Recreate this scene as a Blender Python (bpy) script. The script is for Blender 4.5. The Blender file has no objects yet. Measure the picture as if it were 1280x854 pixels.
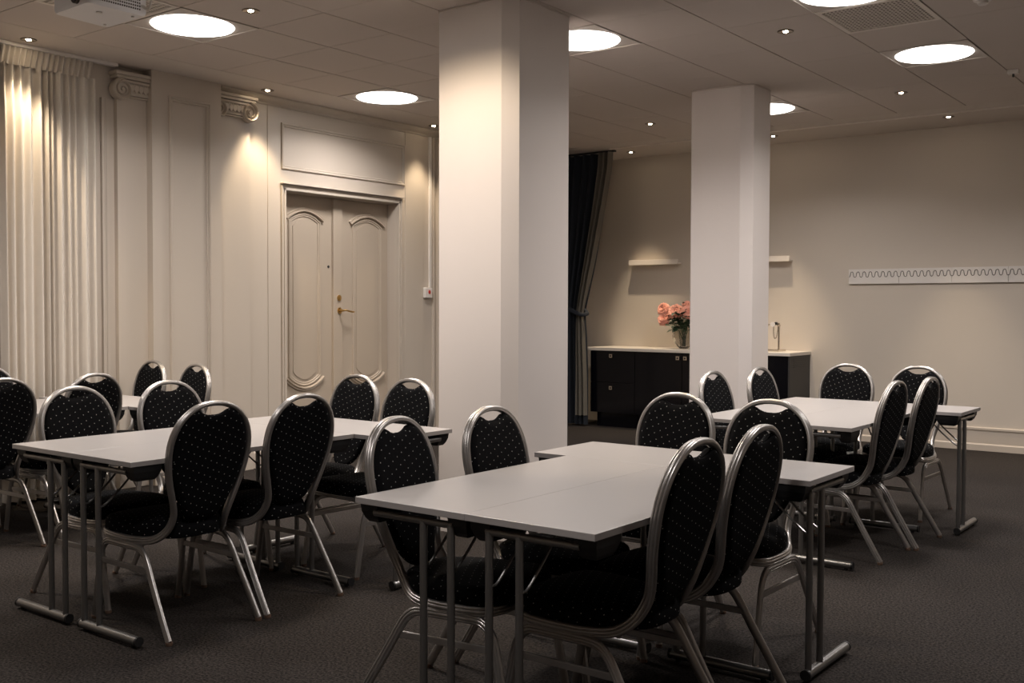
import bpy, bmesh, math, random
from mathutils import Vector, Matrix
random.seed(7)
C = bpy.context.scene.collection
PI = math.pi
H = 3.185          # ceiling height
WL = -7.15         # plane of the left wall
WB = 10.88         # plane of the back wall
WR, WF = 2.7, -1.9 # right wall, wall behind the viewpoint

# ------------------------------------------------------------------ materials
def nodes_of(name):
    m = bpy.data.materials.new(name); m.use_nodes = True
    nt = m.node_tree; b = nt.nodes['Principled BSDF']
    return m, nt, b
def mat(name, col, rough=.5, metal=0., var=0., vscale=8., bump=0., bscale=200., spec=.5, coat=0.):
    m, nt, b = nodes_of(name)
    b.inputs['Base Color'].default_value = (*col, 1); b.inputs['Roughness'].default_value = rough
    b.inputs['Metallic'].default_value = metal; b.inputs['Specular IOR Level'].default_value = spec
    b.inputs['Coat Weight'].default_value = coat
    tc = nt.nodes.new('ShaderNodeTexCoord')
    if var:
        n = nt.nodes.new('ShaderNodeTexNoise'); n.inputs['Scale'].default_value = vscale; n.inputs['Detail'].default_value = 4
        nt.links.new(tc.outputs['Object'], n.inputs['Vector'])
        mx = nt.nodes.new('ShaderNodeMix'); mx.data_type = 'RGBA'
        mx.inputs[6].default_value = (*[c*(1-var) for c in col], 1); mx.inputs[7].default_value = (*[min(1, c*(1+var)) for c in col], 1)
        nt.links.new(n.outputs['Fac'], mx.inputs[0]); nt.links.new(mx.outputs[2], b.inputs['Base Color'])
    if bump:
        n = nt.nodes.new('ShaderNodeTexNoise'); n.inputs['Scale'].default_value = bscale; n.inputs['Detail'].default_value = 3
        nt.links.new(tc.outputs['Object'], n.inputs['Vector'])
        bp = nt.nodes.new('ShaderNodeBump'); bp.inputs['Strength'].default_value = bump; bp.inputs['Distance'].default_value = .004
        nt.links.new(n.outputs['Fac'], bp.inputs['Height']); nt.links.new(bp.outputs[0], b.inputs['Normal'])
    return m
M = {}
M['wall'] = mat('wall_paint', (.60, .535, .46), .55, var=.03, vscale=1.5, bump=.05, bscale=60)
M['panel'] = mat('panelling_paint', (.53, .465, .395), .38, var=.02, vscale=2)
M['pillar'] = mat('pillar_paint', (.74, .68, .645), .42, var=.015, vscale=2, bump=.04, bscale=30)
M['door'] = mat('door_paint', (.46, .385, .305), .40, var=.02, vscale=3)
M['tile'] = mat('ceiling_tile', (.60, .535, .49), .85, var=.03, vscale=1.2, bump=.1, bscale=150)
M['plaster'] = mat('ceiling_plaster', (.62, .56, .51), .8)
M['gap'] = mat('ceiling_gap', (.16, .13, .12), .9)
M['metal'] = mat('chair_metal', (.42, .40, .385), .33, .85, var=.08, vscale=30)
M['chrome'] = mat('table_steel', (.29, .285, .28), .33, .9)
M['top'] = mat('laminate', (.365, .345, .337), .34, var=.015, vscale=3)
M['edge'] = mat('laminate_edge', (.34, .315, .305), .5)
M['black'] = mat('black_plastic', (.012, .012, .013), .45)
M['brownfoot'] = mat('brown_glide', (.16, .10, .07), .5)
M['cream'] = mat('curtain_cream', (.63, .575, .51), .85, var=.04, vscale=20, bump=.15, bscale=500)
M['navy'] = mat('curtain_navy', (.012, .016, .024), .9, var=.2, vscale=8)
M['lining'] = mat('curtain_lining', (.15, .135, .11), .85, var=.1, vscale=8)
M['white'] = mat('white_plastic', (.74, .70, .66), .4)
M['whitemetal'] = mat('white_metal', (.72, .66, .60), .45)
M['slot'] = mat('dark_slot', (.07, .055, .045), .8)
M['cab'] = mat('gloss_black', (.003, .003, .005), .14, spec=.28)
M['cabside'] = mat('matt_charcoal', (.035, .032, .031), .5)
M['worktop'] = mat('worktop', (.72, .66, .58), .4)
M['brass'] = mat('brass', (.55, .36, .14), .28, 1.)
M['steel'] = mat('polished_steel', (.62, .56, .48), .2, 1.)
M['bezel'] = mat('bezel_bronze', (.20, .16, .13), .3, .9)
M['projector'] = mat('projector_shell', (.72, .70, .70), .4)
M['lens'] = mat('lens_glass', (.02, .02, .04), .05, spec=.9)
M['coral'] = mat('coral_petals', (.90, .40, .29), .6, var=.12, vscale=25)
M['leaf'] = mat('green_leaf', (.022, .05, .022), .5, var=.3, vscale=20)
M['stem'] = mat('green_stem', (.05, .09, .03), .6)
M['red'] = mat('red_button', (.5, .03, .02), .4)
def glass():
    m, nt, b = nodes_of('smoked_glass')
    b.inputs['Base Color'].default_value = (.78, .77, .75, 1); b.inputs['Roughness'].default_value = .05
    b.inputs['Transmission Weight'].default_value = 1; b.inputs['IOR'].default_value = 1.3
    return m
M['glass'] = glass()
def emit(name, col, s):
    m = bpy.data.materials.new(name); m.use_nodes = True; nt = m.node_tree; nt.nodes.clear()
    e = nt.nodes.new('ShaderNodeEmission'); o = nt.nodes.new('ShaderNodeOutputMaterial')
    e.inputs[0].default_value = (*col, 1); e.inputs[1].default_value = s; nt.links.new(e.outputs[0], o.inputs[0]); return m
M['disc'] = emit('lit_diffuser', (1, .95, .90), 2.2)
M['bulb'] = emit('lit_bulb', (1, .80, .55), 25)
def carpet():
    m, nt, b = nodes_of('charcoal_carpet'); tc = nt.nodes.new('ShaderNodeTexCoord')
    n = nt.nodes.new('ShaderNodeTexNoise'); n.inputs['Scale'].default_value = 95; n.inputs['Detail'].default_value = 6; n.inputs['Roughness'].default_value = .7
    n2 = nt.nodes.new('ShaderNodeTexNoise'); n2.inputs['Scale'].default_value = 1.3; n2.inputs['Detail'].default_value = 5
    for q in (n, n2): nt.links.new(tc.outputs['Object'], q.inputs['Vector'])
    r = nt.nodes.new('ShaderNodeValToRGB'); r.color_ramp.elements[0].position = .38; r.color_ramp.elements[1].position = .66
    r.color_ramp.elements[0].color = (.0055, .0048, .0046, 1); r.color_ramp.elements[1].color = (.066, .057, .052, 1)
    nt.links.new(n.outputs['Fac'], r.inputs[0])
    mx = nt.nodes.new('ShaderNodeMix'); mx.data_type = 'RGBA'; mx.blend_type = 'MULTIPLY'; mx.inputs[0].default_value = 1
    r2 = nt.nodes.new('ShaderNodeValToRGB'); r2.color_ramp.elements[0].color = (.75, .75, .75, 1); r2.color_ramp.elements[1].color = (1.15, 1.12, 1.1, 1)
    nt.links.new(n2.outputs['Fac'], r2.inputs[0]); nt.links.new(r.outputs[0], mx.inputs[6]); nt.links.new(r2.outputs[0], mx.inputs[7])
    nt.links.new(mx.outputs[2], b.inputs['Base Color']); b.inputs['Roughness'].default_value = .95; b.inputs['Specular IOR Level'].default_value = .1
    bp = nt.nodes.new('ShaderNodeBump'); bp.inputs['Strength'].default_value = .6; bp.inputs['Distance'].default_value = .006
    nt.links.new(n.outputs['Fac'], bp.inputs['Height']); nt.links.new(bp.outputs[0], b.inputs['Normal'])
    return m
M['carpet'] = carpet()
def dotted():
    """black upholstery woven with small silver dots on a staggered grid"""
    m, nt, b = nodes_of('dotted_upholstery'); L = nt.links.new; N = nt.nodes.new
    tc = N('ShaderNodeTexCoord'); sp = N('ShaderNodeSeparateXYZ'); L(tc.outputs['Object'], sp.inputs[0])
    sn = N('ShaderNodeSeparateXYZ'); L(tc.outputs['Normal'], sn.inputs[0])
    def comb(x, y):
        c = N('ShaderNodeCombineXYZ'); L(x, c.inputs[0]); L(y, c.inputs[1]); return c.outputs[0]
    def dots(v, off):
        a = N('ShaderNodeVectorMath'); a.operation = 'MULTIPLY_ADD'; L(v, a.inputs[0]); a.inputs[1].default_value = (1/.045,)*3; a.inputs[2].default_value = (off, off, 0)
        f = N('ShaderNodeVectorMath'); f.operation = 'FRACTION'; L(a.outputs[0], f.inputs[0])
        s = N('ShaderNodeVectorMath'); s.operation = 'SUBTRACT'; L(f.outputs[0], s.inputs[0]); s.inputs[1].default_value = (.5, .5, 0)
        q = N('ShaderNodeVectorMath'); q.operation = 'MULTIPLY'; L(s.outputs[0], q.inputs[0]); q.inputs[1].default_value = (1, 1, 0)
        l = N('ShaderNodeVectorMath'); l.operation = 'LENGTH'; L(q.outputs[0], l.inputs[0])
        t = N('ShaderNodeMath'); t.operation = 'LESS_THAN'; L(l.outputs['Value'], t.inputs[0]); t.inputs[1].default_value = .042
        return t.outputs[0]
    def both(v):
        m1 = N('ShaderNodeMath'); m1.operation = 'MAXIMUM'; L(dots(v, 100.), m1.inputs[0]); L(dots(v, 100.5), m1.inputs[1]); return m1.outputs[0]
    def rot(v):
        r = N('ShaderNodeVectorRotate'); r.rotation_type = 'Z_AXIS'; r.inputs['Angle'].default_value = .38; L(v, r.inputs['Vector']); return r.outputs[0]
    def absgt(o, th):
        a = N('ShaderNodeMath'); a.operation = 'ABSOLUTE'; L(o, a.inputs[0])
        g = N('ShaderNodeMath'); g.operation = 'GREATER_THAN'; L(a.outputs[0], g.inputs[0]); g.inputs[1].default_value = th; return g.outputs[0]
    yz = both(rot(comb(sp.outputs['Y'], sp.outputs['Z']))); xz = both(rot(comb(sp.outputs['X'], sp.outputs['Z']))); xy = both(rot(comb(sp.outputs['X'], sp.outputs['Y'])))
    def mixf(f, a, c):
        k = N('ShaderNodeMix'); k.data_type = 'FLOAT'; L(f, k.inputs[0]); L(a, k.inputs[2]); L(c, k.inputs[3]); return k.outputs[0]
    d = mixf(absgt(sn.outputs['Z'], .65), mixf(absgt(sn.outputs['Y'], .7), yz, xz), xy)
    mx = N('ShaderNodeMix'); mx.data_type = 'RGBA'; L(d, mx.inputs[0]); mx.inputs[6].default_value = (.0035, .0035, .0042, 1); mx.inputs[7].default_value = (.40, .40, .39, 1)
    L(mx.outputs[2], b.inputs['Base Color']); b.inputs['Roughness'].default_value = .85; b.inputs['Specular IOR Level'].default_value = .08
    return m
M['fabric'] = dotted()

# ------------------------------------------------------------------ mesh helpers
def link(o, parent=None):
    C.objects.link(o)
    if parent is not None: o.parent = parent
    return o
def obj(name, bm, m, parent=None, smooth=False, loc=(0, 0, 0)):
    bmesh.ops.recalc_face_normals(bm, faces=bm.faces[:])
    me = bpy.data.meshes.new(name); bm.to_mesh(me); bm.free()
    for q in (m if isinstance(m, (list, tuple)) else [m]): me.materials.append(q)
    if smooth:
        me.polygons.foreach_set('use_smooth', [True]*len(me.polygons))
        me.set_sharp_from_angle(angle=math.radians(38))
    o = bpy.data.objects.new(name, me); o.location = loc
    return link(o, parent)
def tag(o, label=None, cat=None, group=None, kind=None):
    for k, v in (('label', label), ('category', cat), ('group', group), ('kind', kind)):
        if v: o[k] = v
    return o
def thing(name, label, cat, loc=(0, 0, 0), rz=0, group=None, kind=None):
    o = bpy.data.objects.new(name, None); o.empty_display_size = .1; o.location = loc; o.rotation_euler = (0, 0, rz)
    link(o); return tag(o, label, cat, group, kind)
def copy_tree(o, parent=None):
    c = o.copy(); C.objects.link(c)
    if parent is not None: c.parent = parent
    for ch in list(KIDS.get(o.name, [])): copy_tree(ch, c)
    return c
KIDS = {}
def index_kids():
    KIDS.clear()
    for o in C.objects:
        if o.parent: KIDS.setdefault(o.parent.name, []).append(o)
def box(bm, x0, x1, y0, y1, z0, z1, bev=0., mi=0):
    vs = [bm.verts.new((x, y, z)) for x in (x0, x1) for y in (y0, y1) for z in (z0, z1)]
    fs = [bm.faces.new([vs[i] for i in f]) for f in ((0,1,3,2),(4,6,7,5),(0,4,5,1),(2,3,7,6),(0,2,6,4),(1,5,7,3))]
    for f in fs: f.material_index = mi
    if bev:
        es = list({e for f in fs for e in f.edges})
        bmesh.ops.bevel(bm, geom=es, offset=bev, segments=2, profile=.5, affect='EDGES')
    return vs
def bx(*a, **k):
    bm = bmesh.new(); box(bm, *a, **k); return bm
def catmull(P, n, closed=False):
    P = [Vector(p) for p in P]; out = []; N = len(P)
    for i in range(N if closed else N-1):
        g = lambda k: P[k % N] if closed else P[max(0, min(N-1, k))]
        a, b, c, d = g(i-1), g(i), g(i+1), g(i+2)
        for j in range(n):
            t = j/n
            out.append(.5*((2*b)+(c-a)*t+(2*a-5*b+4*c-d)*t*t+(3*b-a-3*c+d)*t**3))
    if not closed: out.append(P[-1])
    return out
def circ(r, n=12, ry=None):
    return [(r*math.cos(2*PI*i/n), (ry or r)*math.sin(2*PI*i/n)) for i in range(n)]
def sweep(bm, pts, prof, outward=None, closed=False, mi=0):
    """sweep a closed profile (n, b) along pts; outward(p) gives the wanted direction of n"""
    pts = [Vector(p) for p in pts]; N = len(pts); rings = []; prevn = None
    for i, p in enumerate(pts):
        if closed: t = pts[(i+1) % N]-pts[i-1]
        else: t = pts[min(i+1, N-1)]-pts[max(i-1, 0)]
        t.normalize()
        if outward: o = Vector(outward(p))
        elif prevn is not None: o = prevn
        else: o = Vector((0, 0, 1)) if abs(t.z) < .9 else Vector((1, 0, 0))
        n = o-t*o.dot(t); n.normalize(); prevn = n; b = t.cross(n)
        rings.append([bm.verts.new(p+n*u+b*v) for u, v in prof])
    K = len(prof)
    for i in range(N if closed else N-1):
        A, B = rings[i], rings[(i+1) % N]
        for k in range(K):
            f = bm.faces.new((A[k], A[(k+1) % K], B[(k+1) % K], B[k])); f.material_index = mi
    if not closed:
        for r in (rings[0], rings[-1]):
            try: bm.faces.new(r).material_index = mi
            except ValueError: pass
    return rings
def tube(bm, a, b, r, n=12, mi=0): sweep(bm, [a, b], circ(r, n), mi=mi)
def lathe(bm, prof, c=(0, 0, 0), n=32, mi=0, rib=0, ribn=0, sx=1.):
    rings = []
    for r, z in prof:
        rings.append([bm.verts.new((c[0]+sx*(r*(1+rib*math.cos(ribn*2*PI*i/n)))*math.cos(2*PI*i/n), c[1]+(r*(1+rib*math.cos(ribn*2*PI*i/n)))*math.sin(2*PI*i/n), c[2]+z)) for i in range(n)])
    for a, b in zip(rings, rings[1:]):
        for k in range(n):
            bm.faces.new((a[k], a[(k+1) % n], b[(k+1) % n], b[k])).material_index = mi
    for r in (rings[0], rings[-1]): bm.faces.new(r).material_index = mi
def prism(bm, poly, axis, a, b, mi=0):
    """extrude a 2D polygon along an axis from a to b ('x': poly=(y,z), 'y': (x,z), 'z': (x,y))"""
    def P(u, v, w): return {'x': (w, u, v), 'y': (u, w, v), 'z': (u, v, w)}[axis]
    A = [bm.verts.new(P(u, v, a)) for u, v in poly]; B = [bm.verts.new(P(u, v, b)) for u, v in poly]
    n = len(poly); fs = [bm.faces.new(A), bm.faces.new(B)]
    for i in range(n): fs.append(bm.faces.new((A[i], A[(i+1) % n], B[(i+1) % n], B[i])))
    for f in fs: f.material_index = mi
def new(): return bmesh.new()

# ================================================================== the room
def struct(name, bm, m, label=None, cat=None, parent=None, smooth=False):
    o = obj(name, bm, m, parent, smooth)
    if parent is None: tag(o, label, cat, kind='structure')
    return o
struct('floor', bx(-7.6, WR+.2, WF-.2, WB+.2, -.1, 0), M['carpet'], 'charcoal speckled carpet floor under all the tables and chairs', 'floor')

# left wall with the door opening and the shallow curtain recess
bm = new()
D0, D1, DT = 6.098, 7.525, 2.405
box(bm, -7.6, -7.25, WF, 4.262, 0, H+.1); box(bm, -7.6, WL, 4.262, D0, 0, H+.1)
box(bm, -7.6, WL, D0, D1, DT, H+.1); box(bm, -7.6, WL, D1, WB, 0, H+.1); box(bm, -7.6, -7.40, D0, D1, 0, DT)
box(bm, -7.25, WL, WF, 3.62, 0, H+.1)
struct('wall_left', bm, M['panel'], 'beige painted side wall holding the double door and panelling', 'wall')
struct('wall_back', bx(-7.6, WR+.2, WB, WB+.2, 0, H+.1), M['wall'], 'plain beige end wall with the coat rail and shelves', 'wall')
struct('wall_right', bx(WR, WR+.2, WF, WB, 0, H+.1), M['wall'], 'plain beige wall opposite the double door', 'wall')
struct('wall_front', bx(-7.6, WR, WF-.2, WF, 0, H+.1), M['wall'], 'plain beige wall facing the end wall', 'wall')

# ceiling: tiles of 0.6 m with joints, plain plaster borders; tiles are left out where lights and vents sit
LAMPS = [(-5.74, 4.14), (-6.34, 6.54), (-3.94, 5.94), (-3.94, 8.94), (-2.14, 7.74), (-2.14, 5.94)]
EXTRA = [(-3.94, 3.54), (-5.74, 1.74), (-.34, 4.74), (-.34, 8.94), (-1.54, 1.14)]  # unseen panels added out of view to raise the room's light level
VENTS = [(-5.74, 3.54), (-2.14, 6.54)]
skip = {(round(x, 2), round(y, 2)) for x, y in LAMPS+EXTRA+VENTS}
bm = new()
box(bm, -7.6, WR+.2, WF-.2, WB+.2, H+.012, H+.12, mi=1)
nx = int((WR+6.64)/.6)
x = -6.64
while x < WR-.01:
    y = 9.84-.6*19
    while y < 9.83:
        cx, cy = round(x+.3, 2), round(y+.3, 2)
        if (cx, cy) not in skip:
            gx = .0040; gy = .0012 if x > -4.9 else .003
            dz = random.uniform(-.0007, .0007)
            x1 = min(x+.6, WR)
            box(bm, x+gx, x1-gx, y+gy, y+.6-gy, H+dz, H+.02)
        y += .6
    x += .6
box(bm, -7.6, -6.643, WF, WB, H, H+.02, mi=2); box(bm, -6.64, WR, 9.843, WB, H, H+.02, mi=2); 
struct('ceiling', bm, [M['tile'], M['gap'], M['plaster']], 'beige suspended ceiling of square tiles with plain borders', 'ceiling')
struct('trim_1', bx(-6.3, WR, 10.085, 10.10, H-.012, H+.004), M['whitemetal'], 'thin white metal profile across the ceiling before the end wall', 'ceiling trim')

# skirting of the back wall
bm = new()
prism(bm, [(WB, 0), (WB-.026, 0), (WB-.026, .058), (WB-.020, .066), (WB-.012, .070), (WB-.012, .198), (WB-.022, .203), (WB-.022, .222), (WB-.014, .230), (WB, .230)], 'x', -4.2, WR)
struct('baseboard_back', bm, M['panel'], 'tall beige stepped skirting board along the end wall', 'skirting board')
bm = new()
for a, b in ((5.70, 6.05), (7.62, 8.12), (8.12, WB)):
    prism(bm, [(WL, 0), (WL+.022, 0), (WL+.022, .13), (WL+.012, .15), (WL, .15)], 'y', a, b)
struct('baseboard_left', bm, M['panel'], 'beige skirting board beside the double door', 'skirting board')
# crown moulding beside the door
bm = new()
prism(bm, [(WL, H), (WL+.085, H), (WL+.085, H-.014), (WL+.060, H-.035), (WL+.022, H-.052), (WL+.016, H-.066), (WL, H-.066)], 'y', 5.372, WB)
struct('trim_2', bm, M['panel'], 'beige cove moulding along the ceiling above the double door', 'moulding')

# pillars with chamfered corners
def pillar(x0, x1, y0, y1, cx, cy, label):
    bm = new(); lx = .012
    prism(bm, [(x0+lx, y0), (x1-cx, y0), (x1, y0+cy), (x1, y1-cy), (x1-cx, y1), (x0+lx, y1), (x0, y1-lx), (x0, y0+lx)], 'z', 0, H)
    o = struct('pillar', bm, M['pillar'], label, 'pillar')
    # loose sealant bead round the head
    b2 = new(); z = H-.006
    P = [(x0+lx, y0, z), (x1-cx, y0, z), (x1, y0+cy, z), (x1, y1-cy, z), (x1-cx, y1, z), (x0+lx, y1, z), (x0, y1-lx, z), (x0, y0+lx, z)]
    P = [Vector(p) for p in P]; Q = []
    for i in range(8):
        a, b = P[i], P[(i+1) % 8]
        for k in range(8): Q.append(a.lerp(b, k/8)+Vector((0, 0, random.uniform(-.002, .002))))
    sweep(b2, Q, circ(.005, 6), closed=True)
    struct('sealant_bead', b2, M['tile'], parent=o)
pillar(-4.252, -3.670, 4.83, 5.45, .09, .055, 'thick pale pillar with chamfered corners, nearer of the two pillars')
pillar(-4.112, -3.570, 7.85, 8.26, .095, .045, 'slimmer pale pillar standing before the flower vase, farther of the two')

# ------------------------------------------------------------ panelling
# moulding frame swept round a closed outline on the left wall plane (x grows into the room)
def mould(bm, loop, x, w=.03, d=.014, closed=True):
    prof = [(0, -.002), (0, d*.5), (w*.15, d), (w*.4, d), (w*.55, d*.45), (w*.85, d*.6), (w, d*.3), (w, -.002)]
    cy = sum(p[0] for p in loop)/len(loop); cz = sum(p[1] for p in loop)/len(loop)
    N = len(loop); rings = []
    for i, (y, z) in enumerate(loop):
        p0 = Vector(loop[i-1] if (closed or i) else loop[i]); p1 = Vector(loop[(i+1) % N] if (closed or i < N-1) else loop[i]); p = Vector((y, z))
        if closed or 0 < i < N-1:
            a = (p-p0).normalized(); b = (p1-p).normalized()
        else:
            a = b = (p1-p0).normalized()
        na = Vector((-a.y, a.x)); nb = Vector((-b.y, b.x)); n = (na+nb); n.normalize(); k = 1/max(.35, n.dot(na))
        rings.append([bm.verts.new((x+v, p.x+n.x*u*k, p.y+n.y*u*k)) for u, v in prof])
    K = len(prof)
    for i in range(N if closed else N-1):
        A, B = rings[i], rings[(i+1) % N]
        for q in range(K): bm.faces.new((A[q], A[(q+1) % K], B[(q+1) % K], B[q]))
    if not closed:
        bm.faces.new(rings[0]); bm.faces.new(rings[-1])
def rect(y0, y1, z0, z1): return [(y0, z0), (y1, z0), (y1, z1), (y0, z1)]

# boxed-out panel between the pilasters
o = struct('trim_3', bx(WL-.01, -7.034, 4.700, 5.340, 0, H), M['panel'], 'boxed-out beige wall panel between the two pilasters', 'wall panel')
bm = new(); mould(bm, rect(4.845, 5.228, .30, 3.008), -7.034, .036, .024)
struct('panel_moulding', bm, M['panel'], parent=o, smooth=False)
bm = new(); box(bm, -7.04, -7.017, 4.696, 5.344, 0, .15, .004); struct('plinth_strip', bm, M['panel'], parent=o)

def spiral(bm, cy, cz, R, d, x, turns=2.1, n=60):
    """an Ionic volute: a tapering raised band that coils inward"""
    pts = []
    for i in range(n+1):
        t = i/n; a = PI/2+d*turns*2*PI*t; r = R*(1-t)**.75*.82+.012
        pts.append((x, cy+r*math.cos(a), cz+r*math.sin(a)))
    pts = [Vector(p) for p in pts]; rings = []
    for i, p in enumerate(pts):
        t = (pts[min(i+1, n)]-pts[max(i-1, 0)]).normalized(); nn = Vector((1, 0, 0)); b = t.cross(nn)
        s = .35+.65*(1-i/n)
        rings.append([bm.verts.new(p+nn*(.028*s*math.cos(q*PI/4)+.004)+b*.0115*s*math.sin(q*PI/4)) for q in range(8)])
    for A, B in zip(rings, rings[1:]):
        for q in range(8): bm.faces.new((A[q], A[(q+1) % 8], B[(q+1) % 8], B[q]))
    bm.faces.new(rings[0]); bm.faces.new(rings[-1])
    # disc behind the coil and the round eye
    for r, x0, x1 in ((R*.98, x-.05, x), (.012, x, x+.012)):
        prism(bm, [(cy+r*math.cos(2*PI*i/28), cz+r*math.sin(2*PI*i/28)) for i in range(28)], 'x', x0, x1)
def pilaster(name, y0, y1, label):
    sh = bx(WL-.01, -7.105, y0, y1, 0, 2.985); 
    o = struct(name, sh, M['panel'], label, 'pilaster')
    b = new(); x = -7.075
    c0, c1 = y0+.028, y1-.028; cz = 3.005; R = .082
    box(b, WL-.01, x-.004, y0-.005, y1+.005, 2.985, 3.055); 
    spiral(b, c0, cz, R, 1, x); spiral(b, c1, cz, R, -1, x)
    box(b, WL-.01, x+.012, c0-.01, c1+.01, 3.058, 3.078, .005)        # band joining the volutes
    box(b, WL-.01, x+.02, y0-.03, y1+.03, 3.084, 3.108, .006); box(b, WL-.01, x+.034, y0-.042, y1+.042, 3.108, 3.135, .006)
    box(b, WL-.01, x-.004, c0+.05, c1-.05, 2.952, 2.962, .003); box(b, WL-.01, x-.002, c0+.05, c1-.05, 2.968, 2.984, .004)
    n = 5
    for i in range(n):                                              # egg-and-dart row
        y = c0+.075+(c1-c0-.15)*i/(n-1)
        prism(b, [(y+.017*math.cos(2*PI*k/12), 3.022+.030*math.sin(2*PI*k/12)) for k in range(12)], 'x', x-.01, x+.008)
        if i < n-1:
            ym = y+(c1-c0-.15)/(n-1)/2; prism(b, [(ym-.006, 3.055), (ym+.006, 3.055), (ym, 2.992)], 'x', x-.01, x+.006)
    struct('capital', b, M['panel'], parent=o, smooth=True)
    b = new(); box(b, WL-.01, -7.088, y0-.012, y1+.012, 0, .16, .005); struct('pilaster_base', b, M['panel'], parent=o)
    return o
pilaster('trim_4', 4.452, 4.812, 'beige pilaster with a scroll capital next to the cream curtain')
pilaster('trim_5', 5.325, 5.684, 'beige pilaster with a spotlit scroll capital on the door side')
# ribbed strip beside the curtain
bm = new()
for a, w, d in ((4.338, .018, .028), (4.362, .012, .018), (4.380, .022, .010)): box(bm, WL-.01, WL+d, a, a+w, 0, 2.93, .003)
struct('trim_6', bm, M['panel'], 'narrow ribbed upright strip between curtain and pilaster', 'moulding')
# flat wall boards: upright seams, transom panel
bm = new(); mould(bm, rect(6.056, 7.622, 2.587, 2.990), WL, .036, .017)
struct('trim_7', bm, M['panel'], 'wide beige moulded panel above the double door', 'wall panel')
bm = new()
box(bm, WL-.005, WL+.006, 5.905, 6.045, .15, 3.119, .002); box(bm, WL-.005, WL+.004, 5.70, 5.897, .15, 3.06, .002)
box(bm, WL-.005, WL+.005, 7.628, 7.90, .15, 3.119, .002)
struct('trim_8', bm, M['panel'], 'flat beige upright wall boards on both sides of the door', 'wall panel')
bm = new()
for a, b, d in ((8.03, 8.06, .02), (8.085, 8.13, .045)): box(bm, WL-.005, WL+d, a, b, 0, 3.119, .004)
struct('trim_9', bm, M['panel'], 'ribbed upright corner moulding beside the alarm button', 'moulding')

# ------------------------------------------------------------ double door
door = thing('door_1', 'beige panelled double door with brass lever handle', 'door', (0, 0, 0), kind='structure')
def part(name, bm, m, parent, label=None, smooth=False):
    o = obj(name, bm, m, parent, smooth)
    if label: o['label'] = label
    return o
bm = new()
cas = [(-7.40, 0), (WL+.002, 0)]
for k, (o0, th, d) in enumerate(((0, .020, .020), (.020, .016, .012), (.036, .012, .022))):
    box(bm, WL-.005, WL+d, D0-o0-th, D0-o0, 0, DT+o0+th, .002); box(bm, WL-.005, WL+d, D1+o0, D1+o0+th, 0, DT+o0+th, .002)
    box(bm, WL-.005, WL+d, D0-o0-th, D1+o0+th, DT+o0, DT+o0+th, .002)
box(bm, WL-.005, WL+.045, D0-.055, D1+.055, DT+.052, DT+.066, .003)
box(bm, -7.39, WL-.001, D1-.004, D1+.001, 0, DT); box(bm, -7.39, WL-.001, D0-.001, D0+.004, 0, DT); box(bm, -7.39, WL-.001, D0, D1, DT-.004, DT+.001)
part('casing', bm, M['panel'], door)
def arc(y0, y1, z, rise, n=14):
    return [(y0+(y1-y0)*i/n, z+rise*(math.sin(PI*i/n)**.85)) for i in range(n+1)]
LX = -7.285
def leaf(y0, y1, p0, p1):
    lf = obj('leaf', bx(LX-.045, LX, y0+.002, y1-.002, .006, DT-.006, bev=.002), M['door'], door)
    b = new(); zt, zb = 2.165, .745
    top = arc(p0, p1, zt, .072); bot = arc(p0, p1, zb, -.085)
    loop = bot+list(reversed(top))
    mould(b, loop, LX, .034, .014)
    inner = [(p0+.055+(y-p0)*(1-.11/(p1-p0)), z) for y, z in arc(p0, p1, zt-.05, .066)]
    innb = [(p0+.055+(y-p0)*(1-.11/(p1-p0)), z) for y, z in arc(p0, p1, zb+.05, -.075)]
    prism(b, innb+list(reversed(inner)), 'x', LX-.002, LX+.006)
    part('panel_moulding', b, M['door'], lf)
    b = new()
    mould(b, arc(p0-.02, p1+.02, zt+.0, .082), LX, .04, .030, closed=False)
    mould(b, list(reversed(arc(p0-.02, p1+.02, zb-.0, -.092))), LX, .04, .030, closed=False)
    part('arched_cap', b, M['door'], lf)
    return lf
l1 = leaf(D0+.004, 6.822, 6.245, 6.630); l2 = leaf(6.824, D1-.004, 7.035, 7.430)
part('meeting_strip', bx(LX, LX+.028, 6.772, 6.884, .006, DT-.01, bev=.004), M['door'], door)
b = new()
HX = LX+.028
sweep(b, [(HX, 6.845, 1.350), (HX+.05, 6.845, 1.350)], circ(.010)); sweep(b, catmull([(HX+.045, 6.838, 1.350), (HX+.055, 6.88, 1.353), (HX+.054, 6.94, 1.342), (HX+.050, 6.985, 1.338)], 5), circ(.008, 10, .010))
prism(b, [(6.845+.026*math.cos(2*PI*k/20), 1.350+.030*math.sin(2*PI*k/20)) for k in range(20)], 'x', HX, HX+.008)
part('lever_handle', b, M['brass'], door, 'brass lever handle', True)
b = new(); prism(b, [(6.838+.022*math.cos(2*PI*k/20), 1.470+.028*math.sin(2*PI*k/20)) for k in range(20)], 'x', HX, HX+.012); prism(b, [(6.838+.008*math.cos(2*PI*k/12), 1.470+.012*math.sin(2*PI*k/12)) for k in range(12)], 'x', HX+.012, HX+.018)
part('lock_cylinder', b, M['brass'], door, 'brass lock', True)
b = new(); prism(b, [(6.730+.012*math.cos(2*PI*k/12), 1.760+.012*math.sin(2*PI*k/12)) for k in range(12)], 'x', LX, LX+.006)
part('door_viewer', b, M['black'], door, 'small dark peephole')
b = new(); box(b, -7.39, WL+.01, D0+.001, D1-.001, 0, .016, .003); part('threshold', b, M['door'], door)

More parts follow.
